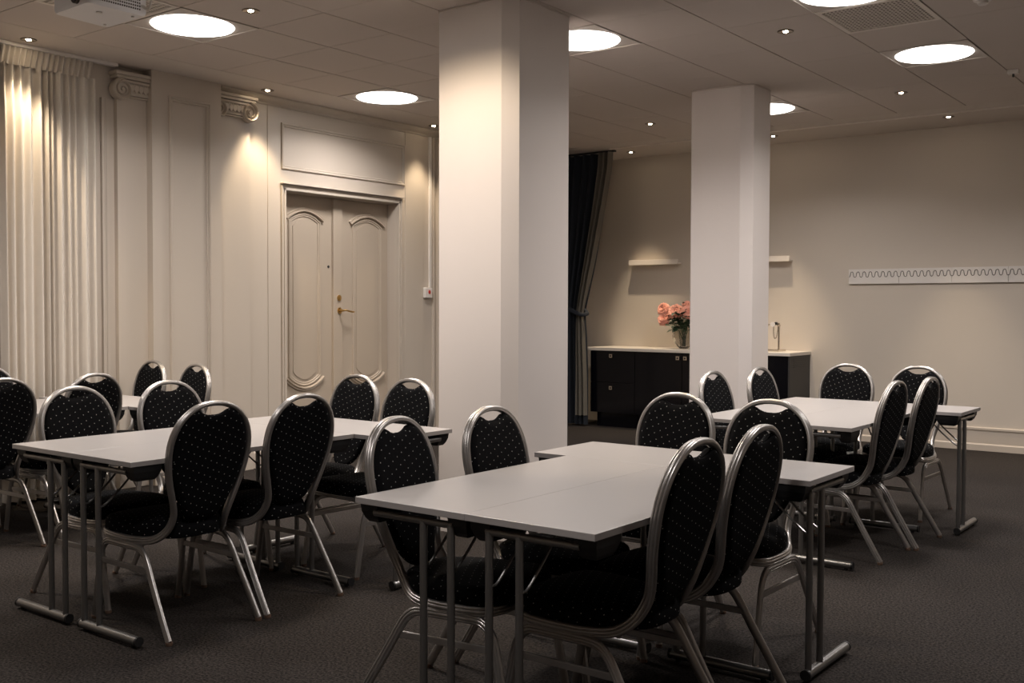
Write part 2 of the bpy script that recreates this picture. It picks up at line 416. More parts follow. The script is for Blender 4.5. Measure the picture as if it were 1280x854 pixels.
# alarm button with its white trunking
t = thing('alarm_button', 'small white wall box with a red button beside the door', 'wall switch', (WL+.003, 7.948, 1.48))
part('housing', bx(0, .035, -.055, .050, 0, .105, bev=.005), M['white'], t)
b = new(); prism(b, [(.013*math.cos(2*PI*k/16)+.002, .060+.020*math.sin(2*PI*k/16)) for k in range(16)], 'x', .034, .043); part('button', b, M['red'], t, 'red push button')
tag(obj('cable_trunking', bx(WL, WL+.022, 7.974, 8.006, 1.587, 3.118, bev=.003), M['white']), 'slim white cable trunking rising from the alarm button to the ceiling', 'trunking')

# ------------------------------------------------------------ ceiling lights
def round_light(x, y, label):
    t = thing('ceiling_light', label, 'ceiling light', (x, y, H), group='round panel lights in the ceiling')
    b = new(); s = .296
    # square plate with a round opening, slim raised rim
    n = 48; R = .262
    outer = []; inner = []
    for i in range(n):
        a = 2*PI*i/n+PI/4; c, q = math.cos(a), math.sin(a); m = max(abs(c), abs(q))
        outer.append((s*c/m, s*q/m)); inner.append((R*c, R*q))
    V = [[b.verts.new((p[0], p[1], z)) for p in L] for L, z in ((outer, .014), (outer, 0), (inner, 0), (inner, .014))]
    for A, B in ((V[0], V[1]), (V[1], V[2]), (V[2], V[3])):
        for i in range(n): b.faces.new((A[i], A[(i+1) % n], B[(i+1) % n], B[i]))
    for x0, x1, y0, y1 in ((-s, s, -s, -s+.005), (-s, s, s-.005, s), (-s, -s+.005, -s, s), (s-.005, s, -s, s)): box(b, x0, x1, y0, y1, -.005, .002)
    part('frame', b, M['plaster'], t)
    b = new(); prof = [(R+.001, .010), (R, 0), (R-.006, -.006), (R-.03, -.010), (R*.6, -.015), (R*.3, -.017), (.02, -.018)]
    lathe(b, prof, n=48); part('diffuser', b, M['disc'], t, 'glowing white round diffuser', True)
    l = bpy.data.lights.new('panel_light', 'AREA'); l.shape = 'DISK'; l.size = .5; l.energy = 8.6; l.color = (1, .935, .90); l.spread = math.radians(148)
    lo = bpy.data.objects.new('panel_light', l); C.objects.link(lo); lo.parent = t; lo.location = (0, 0, -.021)
    return t
round_light(*LAMPS[0], 'round lit ceiling panel next to the projector')
round_light(*LAMPS[1], 'round lit ceiling panel nearest the double door')
round_light(*LAMPS[2], 'round lit ceiling panel half hidden behind the thick pillar')
round_light(*LAMPS[3], 'round lit ceiling panel half hidden behind the slim pillar')
round_light(*LAMPS[4], 'round lit ceiling panel between the perforated vent and the coat rail wall')
round_light(*LAMPS[5], 'round lit ceiling panel cut by the picture top beside the perforated vent')
for k, (x, y) in enumerate(EXTRA):
    round_light(x, y, 'round lit ceiling panel added out of view to brighten the room')

def downlight(x, y, label, e=22., blend=.5, size=58, rad=.02, tilt=0):
    t = thing('downlight', label, 'downlight', (x, y, H-.001), group='small recessed spotlights in the ceiling')
    b = new(); lathe(b, [(.030, .004), (.050, .002), (.054, -.002), (.050, -.006), (.036, -.006), (.028, .0)], n=28); part('bezel', b, M['bezel'], t, None, True)
    b = new(); lathe(b, [(.017, .0), (.016, -.005), (.010, -.009), (.003, -.010)], n=20); part('bulb', b, M['bulb'], t, 'glowing warm bulb', True)
    l = bpy.data.lights.new('downlight_beam', 'SPOT'); l.energy = e; l.color = (1, .80, .56); l.spot_size = math.radians(size); l.spot_blend = blend; l.shadow_soft_size = rad
    lo = bpy.data.objects.new('downlight_beam', l); C.objects.link(lo); lo.parent = t; lo.location = (0, 0, -.03); lo.rotation_euler = (math.radians(tilt), 0, 0)
    return t
DL = [(-6.92, 3.68, 'small lit ceiling spotlight over the cream curtain', 24), (-6.92, 5.72, 'small lit ceiling spotlight beside the scroll capital, over the door side', 25),
      (-6.92, 7.80, 'small lit ceiling spotlight by the corner moulding next to the thick pillar', 16),
      (-5.16, 4.14, 'small lit ceiling spotlight between projector and thick pillar', 20),
      (-2.74, 6.53, 'small lit ceiling spotlight beside the perforated vent tile', 20), (-2.73, 8.93, 'small lit ceiling spotlight in a tile beyond the round light near the coat rail', 20),
      (-2.71, 10.30, 'small lit ceiling spotlight in the plain border above the coat rail', 32), (-4.47, 10.36, 'small lit ceiling spotlight in the plain border beside the slim pillar', 50),
      (-6.24, 10.45, 'small lit ceiling spotlight in the plain border beside the dark curtain', 50), (-5.14, 8.97, 'small lit ceiling spotlight between the dark curtain and the slim pillar', 20)]
for x, y, lab, e in DL: downlight(x, y, lab, e, size=48 if y > 9.5 else 72, blend=.75 if y > 9.5 else .6, rad=.02 if y > 9.5 else .04, tilt=5 if 5 < y < 6 else 0)
downlight(-3.94, 4.02, 'small ceiling spotlight added out of view to light the thick pillar', 17, .5, 150, .04)  # unseen wide-beam lamp, added to brighten the pillar's front face
for x, y in ((-6.92, 1.64), (-.95, 10.30), (-5.14, 6.54), (-2.74, 4.14), (-.34, 10.3), (-5.14, 1.74)):
    downlight(x, y, 'small lit ceiling spotlight outside or hidden in the photo', 24)

# perforated air vents
def vent(x, y, label):
    t = thing('air_vent', label, 'air vent', (x, y, H), group='perforated vents in the ceiling')
    b = new(); s = .296
    for x0, x1, y0, y1 in ((-s, s, -s, -s+.03), (-s, s, s-.03, s), (-s, -s+.03, -s+.03, s-.03), (s-.03, s, -s+.03, s-.03)): box(b, x0, x1, y0, y1, -.003, .010)
    part('frame', b, M['whitemetal'], t)
    b = new(); q = s-.03; n = 22
    for i in range(n+1):
        u = -q+2*q*i/n; box(b, u-.0040, u+.0040, -q, q, -.001, .003)
    m = 14
    for i in range(m+1):
        u = -q+2*q*i/m; box(b, -q, q, u-.006, u+.006, -.0015, .0025)
    part('perforated_plate', b, M['whitemetal'], t)
    part('backing', bx(-q, q, -q, q, .010, .0118), M['slot'], t, 'dark backing behind the slots')
vent(*VENTS[0], 'perforated ceiling vent tile beyond the projector, mostly cut by the picture top')
vent(*VENTS[1], 'perforated ceiling vent tile between two round lights')

# smoke detector, ceiling sensor
t = thing('smoke_detector', 'round white smoke detector on the ceiling at the picture top', 'smoke detector', (-1.53, 6.50, H))
b = new(); lathe(b, [(.055, 0), (.056, -.012), (.050, -.022), (.040, -.028)], n=28); part('base', b, M['white'], t, None, True)
b = new(); lathe(b, [(.030, -.028), (.030, -.040), (.022, -.046), (.006, -.047)], n=20); part('sensor_head', b, M['white'], t, None, True)
t = thing('ceiling_sensor', 'tiny white box hanging under the ceiling near the coat rail wall', 'sensor', (-1.80, 8.60, H))
part('housing', bx(-.04, .04, -.03, .03, -.030, 0, bev=.005), M['white'], t)
b = new(); lathe(b, [(.008, -.030), (.008, -.05), (.003, -.055)], n=10); part('nozzle', b, M['black'], t)

# projector hanging from the ceiling
t = thing('projector', 'white ceiling projector with grille, beside the round light', 'projector', (-5.068, 3.07, 2.90))
b = new()
P = []
w, d, r = .184, .168, .03
for cx, cy, a0 in ((w-r*.3, d-r*.3, 0), (-w+r, d-r, 90), (-w+r*1.6, -d+r*1.3, 180), (w-r, -d+r, 270)):
    rr = r
    for k in range(6):
        a = math.radians(a0+18*k); P.append((cx+rr*math.cos(a)*(.3 if a0 == 0 else 1), cy+rr*math.sin(a)*(.3 if a0 == 0 else 1)))
rings = []
for z, k in ((.0, .955), (.004, .975), (.016, 1.), (.10, 1.), (.115, .985), (.12, .95)): rings.append([b.verts.new((x*k, y*k, z)) for x, y in P])
n = len(P)
for A, B in zip(rings, rings[1:]):
    for i in range(n): b.faces.new((A[i], A[(i+1) % n], B[(i+1) % n], B[i]))
b.faces.new(rings[0]); b.faces.new(rings[-1])
body = part('body', b, M['projector'], t, None, True)
b = new()
for i in range(20):
    for j in range(5): box(b, w-.002, w+.0012, -.115+i*.0125, -.115+i*.0125+.0075, .024+j*.016, .024+j*.016+.009)
part('grille', b, M['slot'], t, 'dark slotted grille')
b = new(); sweep(b, [(.085, -d-.012, .046), (.085, -d+.01, .046)], circ(.038, 28)); part('lens_ring', b, M['slot'], t, 'dark ring of the lens', True)
b = new(); sweep(b, [(.085, -d-.016, .046), (.085, -d+.0, .046)], circ(.028, 28)); part('lens', b, M['lens'], t, 'glass lens', True)
b = new(); lathe(b, [(.016, .001), (.016, -.004), (.011, -.006), (.004, -.0065)], (.06, -.03, 0), 20); lathe(b, [(.008, .001), (.008, -.006)], (-.13, .12, 0), 12); lathe(b, [(.008, .001), (.008, -.006)], (.13, .12, 0), 12); part('foot', b, M['white'], t, None, True)
b = new(); tube(b, (0, 0, .118), (0, 0, H-2.90), .02); box(b, -.07, .07, -.07, .07, .118, .13); lathe(b, [(.06, H-2.90-.012), (.06, H-2.90)], n=24); part('ceiling_mount', b, M['white'], t, None, True)
b = new()
for k in range(3): sweep(b, catmull([(w-.01, .13+.01*k, .06), (w+.03+.01*k, .15, .03), (w+.035, .17, .10), (w-.0, .15, .20), (.04, .02*k, H-2.90)], 8), circ(.003, 6))
part('cable', b, M['white'], t, None, True)

# ------------------------------------------------------------ curtains
def fold_curtain(bm, A, B, z0, z1, fn, nu=220, nz=26, mi=0, thick=.004):
    """A, B: ends of the track; fn(u, v) -> (along 0..1, depth in m, dz)"""
    A, B = Vector(A), Vector(B); d = (B-A); L = d.length; d.normalize(); nrm = Vector((d.y, -d.x, 0))
    G = []
    for s in (1, -1):
        g = []
        for j in range(nz+1):
            v = j/nz; row = []
            for i in range(nu+1):
                u = i/nu; a, dep, dz = fn(u, v)
                p = A+d*(a*L)+nrm*(dep+s*thick/2); row.append(bm.verts.new((p.x, p.y, z0+(z1-z0)*v+dz)))
            g.append(row)
        for j in range(nz):
            for i in range(nu): bm.faces.new((g[j][i], g[j][i+1], g[j+1][i+1], g[j+1][i])).material_index = mi
        G.append(g)
    a, b = G
    for j in range(nz):
        for i in (0, nu): bm.faces.new((a[j][i], a[j+1][i], b[j+1][i], b[j][i]))
    for i in range(nu):
        for j in (0, nz): bm.faces.new((a[j][i], b[j][i], b[j][i+1], a[j][i+1]))
rng = random.Random(3)
ph = [0]
for k in range(12): ph.append(ph[-1]+rng.uniform(.5, 1.6))
ph = [p/ph[-1] for p in ph]; amp = [rng.uniform(.016, .038) for _ in range(13)]
def pleat_phase(u):
    for k in range(12):
        if ph[k] <= u <= ph[k+1]+1e-9:
            t = (u-ph[k])/(ph[k+1]-ph[k]); return k, t
    return 11, 1.
def cream(u, v):
    k, t = pleat_phase(u)
    s = math.sin(PI*t)**2
    a = amp[k]*(1-t)+amp[k+1]*t
    body = a*(s*2-1)+.006*math.sin(u*31+v*2)*(1-v)
    drift = .010*math.sin(u*9+v*3)*(1-v)
    return (.003+.997*u+drift*.5, body*(1 if v < .93 else .75), 0)
t = thing('cream_curtain', 'full-length pleated cream curtain on the side wall near the pilaster', 'curtain', (0, 0, 0))
b = new(); fold_curtain(b, (-7.103, 3.568, 0), (-7.103, 4.288, 0), .02, 3.045, cream, 340, 20); part('drape', b, M['cream'], t, None, True)
def header(u, v):
    s = math.sin(u*34*PI); return (.0+u*(.985)-.012*(1-v)+.02*v*(.5-u)*0+.022*v, .012*s+.010*v*0, 0)
b = new(); fold_curtain(b, (-7.090, 3.568, 0), (-7.090, 4.250, 0), 3.035, 3.165, header, 400, 4); part('pleated_header', b, M['cream'], t, None, True)
b = new(); box(b, -7.11, -7.06, 3.50, 4.44, 3.160, H-.001, .003); part('track', b, M['white'], t)

# dark curtain drawn aside with a tie-back
def tieshape(v):
    """v 0 floor .. 1 ceiling: right edge of the gathered cloth (x) """
    z = .13+(H-.02-.13)*v; return z
def edge_x(z):
    K = [(0, -6.665), (.6, -6.675), (1.1, -6.70), (1.33, -6.715), (1.45, -6.69), (1.9, -6.575), (2.6, -6.42), (3.0, -6.345), (3.3, -6.325)]
    for (a, x0), (c, x1) in zip(K, K[1:]):
        if a <= z <= c:
            k = (z-a)/(c-a); k = k*k*(3-2*k) if False else k
            return x0+(x1-x0)*k
    return K[-1][1]
def left_x(z): return -7.12
def dark(share0, share1, seed, yy, nf, z0=.13):
    def fn(u, v):
        z = z0+(H-.02-z0)*v
        xl, xr = left_x(z), edge_x(z)
        s = share0(z)+(share1(z)-share0(z))*u
        x = xl+(xr-xl)*s
        g = 1-.45*math.exp(-((z-1.36)/.25)**2)
        dep = .032*g*math.sin(u*nf*PI*2+seed+.5*math.sin(z*1.3))+.010*math.sin(u*nf*4.3+seed*2+z)
        return ((x+7.12)/.8, dep+yy, 0)
    return fn
sp = lambda z: .78 if z > 1.36 else .78-.05*(1.36-z)
t = thing('dark_curtain', 'dark navy curtain with grey lining tied back beside the black cabinets', 'curtain', (0, 0, 0))
b = new(); fold_curtain(b, (-7.12, 10.235, 0), (-6.32, 10.235, 0), .02, H-.02, dark(lambda z: 0, lambda z: .97, .3, -.035*0, 6.5, .02), 200, 40); part('drape', b, M['navy'], t, None, True)
b = new(); fold_curtain(b, (-7.12, 10.19, 0), (-6.32, 10.19, 0), .13, H-.02, dark(sp, lambda z: 1, 1.1, 0, 2.5), 90, 40); part('lining', b, M['lining'], t, 'grey-beige turned-out lining', True)
b = new(); sweep(b, catmull([(-7.11, 10.25, 1.60), (-7.05, 10.13, 1.53), (-6.93, 10.098, 1.42), (-6.80, 10.11, 1.345), (-6.70, 10.12, 1.31), (-6.665, 10.17, 1.315), (-6.70, 10.235, 1.34), (-6.85, 10.27, 1.45)], 6), circ(.020, 10, .026)); part('tieback', b, M['navy'], t, 'black padded tie-back', True)
b = new(); box(b, -7.14, -6.30, 10.19, 10.23, H-.022, H-.001, .003); part('track', b, M['black'], t)

# ------------------------------------------------------------ wall shelves and coat rail
for x0, x1, lab in ((-6.462, -5.805, 'short white floating shelf between dark curtain and slim pillar'), (-5.11, -4.454, 'short white floating shelf poking out behind the slim pillar')):
    t = thing('wall_shelf', lab, 'shelf', ((x0+x1)/2, WB, 1.895), group='floating shelves on the end wall'); hw = (x1-x0)/2
    part('board', bx(-hw, hw, -.085, 0, .004, .022, bev=.002), M['whitemetal'], t)
    part('front_lip', bx(-hw, hw, -.095, -.083, 0, .060, bev=.002), M['whitemetal'], t)
t = thing('coat_rail', 'long white wall-mounted coat rail with wavy hook cut-outs', 'coat rail', (-3.829, WB, 1.642))
seg = .5145
for k in range(5):
    x0 = k*seg
    s = obj('rail_section', bx(x0+.001, x0+seg-.001, -.012, -.001, .001, .152), M['slot'], t)
    # wave: square-ish humps, 8 per section
    W = []; nW = 8; st = 24
    for i in range(nW*st+1):
        u = i/(nW*st)*2*PI*nW; c = math.cos(u); c = math.copysign(abs(c)**.4, -c); W.append((x0+.001+(seg-.002)*(i/(nW*st)), .098+.028*c))
    g = .0036; up = []; lo = []
    for i, (x, z) in enumerate(W):
        a, b_ = W[max(i-1, 0)], W[min(i+1, len(W)-1)]; t_ = Vector((b_[0]-a[0], b_[1]-a[1])).normalized()
        up.append((x-t_.y*g, z+t_.x*g)); lo.append((x+t_.y*g, z-t_.x*g))
    b = new(); n = len(W)
    def strip(b, top, bot, y0, y1):
        V = [[b.verts.new((p[0], y, p[1])) for p in L] for L, y in ((top, y0), (bot, y0), (bot, y1), (top, y1))]
        for a in range(4):
            A, B = V[a], V[(a+1) % 4]
            for i in range(len(top)-1): b.faces.new((A[i], A[i+1], B[i+1], B[i]))
        for i in (0, len(top)-1): b.faces.new([V[a][i] for a in range(4)])
    strip(b, [(x, .153) for x, z in up], up, -.024, -.0115); part('upper_plate', b, M['white'], s)
    b = new(); strip(b, lo, [(x, 0) for x, z in lo], -.024, -.0115); part('hook_plate', b, M['white'], s)

# ------------------------------------------------------------ black cabinets with one worktop
FY = 10.32
def cabinet(x0, x1, kind, label):
    t = thing('cabinet', label, 'cabinet', ((x0+x1)/2, FY, 0), group='black gloss cabinets under the pale worktop'); h = (x1-x0)/2
    part('carcass', bx(-h+.001, h-.001, .022, WB-FY-.002, .165, .888), M['cabside'], t)
    part('plinth', bx(-h+(.06 if x0 < -6.6 else .001), h-.001, .06, WB-FY-.01, 0, .165), M['cab'], t, 'recessed dark plinth')
    def knob(par, x, z):
        b = new(); box(b, x-.022, x+.022, -.020, -.0005, z-.022, z+.022, .003); k = part('knob', b, M['steel'], par, 'square steel knob')
        b = new(); box(b, x-.009, x+.009, -.0215, -.0200, z-.009, z+.009); part('knob_recess', b, M['black'], t)
    if kind == 'drawers':
        for z0, z1, kz in ((.522, .886, .83), (.168, .518, .458)):
            d = part('drawer', bx(-h+.002, h-.002, 0, .021, z0, z1, bev=.0015), M['cab'], t); knob(d, -.012, kz)
    else:
        d = part('door', bx(-h+.002, h-.002, 0, .021, .168, .886, bev=.0015), M['cab'], t)
        knob(d, (h-.045) if kind == 'r' else (-h+.045), .83)
    return t
cabinet(-6.695, -6.095, 'drawers', 'black gloss drawer cabinet at the curtain end of the worktop')
cabinet(-6.093, -5.493, 'r', 'black gloss cabinet with one knob, under the flower vase')
cabinet(-5.491, -4.891, 'l', 'black gloss cabinet mostly hidden behind the slim pillar')
c4 = cabinet(-4.889, -4.262, 'l', 'black gloss cabinet beyond the pillar with a vented end panel')
part('end_panel', bx(.3135, .330, 0, WB-FY-.002, 0, .888, bev=.001), M['cabside'], c4, 'charcoal end panel')
b = new()
for i in range(5): box(b, .3295, .3335, .10, .38, .765+i*.022, .765+i*.022+.012, .001)
part('louvre', b, M['black'], c4, 'black ventilation slots')
tag(obj('worktop', bx(-6.735, -4.235, FY-.022, WB-.002, .889, .925, bev=.003), M['worktop']), 'long pale worktop lying across the black cabinets', 'worktop')

# drinks tap tower
t = thing('drinks_tap', 'steel drinks tap on two posts, on the worktop beside the slim pillar', 'tap', (-4.55, 10.6, .925))
part('tray', bx(-.13, .105, -.10, .10, .001, .022, bev=.004), M['steel'], t)
for x in (-.072, .065):
    b = new(); tube(b, (x, 0, .02), (x, 0, .275), .010, 14); post = part('post', b, M['steel'], t, None, True)
    b = new(); lathe(b, [(.012, .262), (.017, .268), (.017, .280), (.010, .288), (.012, .300), (.004, .308)], (x, 0, 0), 16); part('post_cap', b, M['steel'], post, None, True)
b = new(); tube(b, (-.072, 0, .285), (.065, 0, .285), .007, 10); part('crossbar', b, M['steel'], t, None, True)
b = new(); sweep(b, [(.012, -.045, .290), (.012, -.038, .290)], circ(.026, 24)); part('medallion', b, M['white'], t, 'round white medallion', True)
b = new(); sweep(b, [(.040, -.03, .300), (.040, .0, .300)], circ(.015, 16)); part('knob', b, M['black'], t, 'black knob', True)
b = new(); sweep(b, catmull([(.02, -.03, .27), (.018, -.03, .20), (.028, -.03, .145), (.045, -.02, .150), (.052, -.01, .21), (.055, 0, .27)], 6), circ(.005, 8)); part('hose', b, M['steel'], t, None, True)

# vase and flowers
VX, VY, VZ = -5.62, 10.60, .9255
t = thing('glass_vase', 'bulbous smoked glass vase standing on the black cabinets', 'vase', (VX, VY, VZ))
b = new(); outer = [(.042, 0), (.052, .004), (.075, .03), (.105, .07), (.122, .11), (.128, .145), (.122, .180), (.105, .205), (.098, .212)]
inner = [(.094, .212), (.100, .203), (.116, .178), (.122, .145), (.116, .112), (.099, .074), (.070, .036), (.045, .016), (.01, .014)]
lathe(b, outer+inner, n=72, rib=.018, ribn=12); part('bowl', b, M['glass'], t, None, True)
def flower(hx, hy, hz, R, seed, lab):
    rr = random.Random(seed)
    f = thing('dahlia', lab, 'flower', (hx, hy, hz), group='coral dahlias in the glass vase')
    b = new(); out = Vector((hx-VX, (hy-VY), .10)).normalized(); q = Vector((0, 0, 1)).rotation_difference((out+Vector((.7, -1.4, .35))).normalized())
    for ring, (cnt, el, ln) in enumerate(((14, -5, 1.), (14, 14, .96), (12, 34, .86), (10, 54, .68), (7, 74, .5))):
        for i in range(cnt):
            a = 2*PI*(i+.5*(ring % 2)+rr.uniform(-.15, .15))/cnt; e = math.radians(el+rr.uniform(-6, 6)); L = R*ln*rr.uniform(.92, 1.05); wd = R*.26
            dr = Vector((math.cos(a)*math.cos(e), math.sin(a)*math.cos(e), math.sin(e))); sd = Vector((-math.sin(a), math.cos(a), 0)); up = dr.cross(sd)*-1
            prof = [(0, .25, 0), (.35, .85, .05), (.7, 1., .04), (.93, .6, -.06), (1., .08, -.14)]
            last = None
            for s, w_, cu in prof:
                row = [b.verts.new(q @ (dr*L*s+sd*wd*w_*k-up*(-abs(k)*.10+cu)*R*.5)) for k in (-1, 0, 1)]
                if last:
                    for k in (0, 1): b.faces.new((last[k], last[k+1], row[k+1], row[k]))
                last = row
    part('flower_head', b, M['coral'], f, None, True)
    b = new(); sweep(b, catmull([(0, 0, -.004), (-(hx-VX)*.25, -(hy-VY)*.3, -.05), (-(hx-VX)*.75, -(hy-VY)*.8, VZ+.20-hz), (-(hx-VX)*1.08, -(hy-VY)*1.1, VZ+.03-hz)], 6), circ(.0035, 7)); part('stem', b, M['stem'], f, None, True)
    return f
flower(-5.70, 10.55, 1.345, .098, 1, 'large coral dahlia at the centre of the vase bouquet')
flower(-5.885, 10.60, 1.375, .082, 2, 'coral dahlia highest on the curtain side of the bouquet')
flower(-5.855, 10.57, 1.262, .088, 3, 'coral dahlia drooping lowest towards the curtain')
flower(-5.52, 10.54, 1.345, .092, 4, 'coral dahlia in the bouquet, partly hidden by the slim pillar')
flower(-5.605, 10.66, 1.41, .075, 5, 'small coral dahlia at the top rear of the bouquet')
flower(-5.42, 10.62, 1.25, .09, 6, 'coral dahlia hidden behind the slim pillar')
rr = random.Random(11)
t = thing('leafy_greenery', 'dark green leafy sprays filling the vase bouquet', 'foliage', (VX, VY, VZ), kind='stuff')
b = new()
for i in range(170):
    a = rr.uniform(0, 2*PI); r = rr.uniform(.0, .15)*(1 if i < 140 else 1.25); z = rr.uniform(.20, .42) if i < 150 else rr.uniform(.42, .53)
    c = Vector((r*math.cos(a)+(.03 if i >= 150 else 0), r*math.sin(a), z)); d = Vector((math.cos(a), math.sin(a), rr.uniform(-.5, .7))).normalized(); s = Vector((-math.sin(a), math.cos(a), rr.uniform(-.4, .4))).normalized()
    L = rr.uniform(.055, .095) if i < 150 else .035; w = L*.42; nn = d.cross(s)
    V = [b.verts.new(c+d*L*p+s*w*k+nn*L*h) for p, k, h in ((0, 0, 0), (.35, 1, .08), (.7, .8, .05), (1, 0, -.1), (.7, -.8, .05), (.35, -1, .08), (.5, 0, -.03))]
    for k in range(6): b.faces.new((V[k], V[(k+1) % 6], V[6]))
for i in range(16):
    a = i*2.4; r = .03+.09*((i*7) % 5)/5; sweep(b, catmull([(r*.35*math.cos(a), r*.35*math.sin(a), .02), (r*.6*math.cos(a), r*.6*math.sin(a), .18), (r*1.1*math.cos(a)+.01, r*1.1*math.sin(a), .36+.012*i*(i % 2))], 5), circ(.0022, 5))
part('leaves', b, M['leaf'], t)

# ================================================================== furniture
# ------------------------------------------------------------ banquet chair (faces +X, origin on the floor under the top of the back)
HOOP = [(0, 0, .971), (0, .055, .965), (.003, .108, .942), (.010, .153, .901), (.020, .181, .847), (.033, .192, .784), (.047, .188, .714), (.062, .173, .645),
        (.074, .155, .585), (.087, .139, .532), (.104, .132, .488), (.134, .137, .440), (.170, .156, .407), (.212, .178, .392), (.29, .199, .387), (.38, .206, .387),
        (.455, .206, .389), (.505, .200, .393), (.538, .172, .398), (.555, .10, .402), (.558, 0, .403)]
def flute(n, b):
    """oval tube profile with two shallow flutes on its outer side"""
    P = []
    for k in range(13):
        a = PI/2+PI*k/12; P.append((n*math.cos(a)*.9, b*math.sin(a)))
    for k in range(1, 16):
        t = -1+2*k/16; s = (1-abs(t)**3.2)**.5
        P.append((n*(s-.34*(math.exp(-((t-.36)/.12)**2)+math.exp(-((t+.36)/.12)**2))), b*t))
    return P
def hoop_outward(p):
    if p.x < .10 and p.z > .45: return (0, p.y, (p.z-.74)*1.0 if p.z > .74 else 0)
    return (0 if p.x < .5 else (p.x-.48)*2.6, p.y, 0)
def catval(tab, z):
    for (a, x), (c, y) in zip(tab, tab[1:]):
        if a <= z <= c: return x+(y-x)*(z-a)/(c-a)
    return tab[0][1] if z < tab[0][0] else tab[-1][1]
dense = catmull(HOOP, 6)
SZ = sorted([(p.z, p.x) for p in dense if p.x < .16]); SZ.insert(0, (.40, .150))
Wt = [(.458, 0), (.461, .035), (.470, .060), (.487, .080), (.515, .098), (.55, .116), (.60, .140), (.66, .163), (.72, .175), (.78, .179), (.84, .170), (.89, .147), (.92, .122), (.940, .092), (.952, .045), (.957, 0)]
Wt = [(p.x, p.y) for p in catmull([(a, b, 0) for a, b in Wt], 6)]
WMAX = max(w for z, w in Wt)
def halfw(z): return catval(Wt, z)
kmax = max(range(len(Wt)), key=lambda k: Wt[k][1])
def zlow(y):
    for (z0, w0), (z1, w1) in zip(Wt[:kmax], Wt[1:kmax+1]):
        if w0 <= y <= w1: return z0+(z1-z0)*(y-w0)/max(1e-6, w1-w0)
    return Wt[kmax][0]
def zhigh(y):
    T = Wt[kmax:]
    for (z0, w0), (z1, w1) in zip(T, T[1:]):
        if w1 <= y <= w0: return z0+(z1-z0)*(w0-y)/max(1e-6, w0-w1)
    return Wt[kmax][0]
def back_pad():
    bm = new(); NC, NR = 56, 34; S = []
    for side in (1, -1):
        g = []
        for j in range(NC+1):
            y = WMAX*.999*math.sin(PI*(j/NC-.5)); a = abs(y); zl, zh = zlow(a), zhigh(a)
            if a < .074: zh -= .034*(1-(a/.074)**2.2)
            col = []
            for i in range(NR+1):
                z = zl+(zh-zl)*(.5-.5*math.cos(PI*i/NR)); d = max(0, min(z-zl, zh-z, halfw(z)-a if z < zh-.001 else 0)); e = min(1, d/.028)
                t = .006+.017*math.sqrt(max(0, 1-(1-e)**2))
                cx = catval(SZ, z)+.002
                col.append(bm.verts.new((cx+side*t, y, z)))
            g.append(col)
        for j in range(NC):
            for i in range(NR): bm.faces.new((g[j][i], g[j+1][i], g[j+1][i+1], g[j][i+1]))
        S.append(g)
    a, b = S
    for j in range(NC):
        for i in (0, NR): bm.faces.new((a[j][i], a[j+1][i], b[j+1][i], b[j][i]))
    for i in range(NR):
        for j in (0, NC): bm.faces.new((a[j][i], a[j][i+1], b[j][i+1], b[j][i]))
    return bm
def seat_pad():
    bm = new()
    half = [(.100, 0), (.103, .06), (.118, .105), (.150, .135), (.20, .168), (.27, .190), (.35, .203), (.42, .209), (.485, .207), (.533, .190), (.557, .150), (.568, .08), (.571, 0)]
    L = catmull([(x, y, 0) for x, y in half], 4); loop = [(p.x, p.y) for p in L]+[(p.x, -p.y) for p in reversed(L[1:-1])]
    N = len(loop)
    nr = []
    for i in range(N):
        a = Vector(loop[i-1]); b = Vector(loop[(i+1) % N]); t = (b-a).normalized(); nr.append(Vector((t.y, -t.x)))
    c = Vector((.37, 0)); 
    if (Vector(loop[N//4])-c).dot(nr[N//4]) < 0: nr = [-q for q in nr]
    R = []
    for z, ins in ((.397, .02), (.400, .004), (.409, 0), (.440, 0), (.455, .006), (.464, .018), (.469, .034)):
        R.append([bm.verts.new((loop[i][0]-nr[i].x*ins, loop[i][1]-nr[i].y*ins, z)) for i in range(N)])
    for k, z in ((.6, .475), (.3, .478)):
        R.append([bm.verts.new((c.x+(loop[i][0]-c.x)*k, loop[i][1]*k, z)) for i in range(N)])
    for A, B in zip(R, R[1:]):
        for i in range(N): bm.faces.new((A[i], A[(i+1) % N], B[(i+1) % N], B[i]))
    bm.faces.new(R[0]); bm.faces.new(R[-1]); return bm
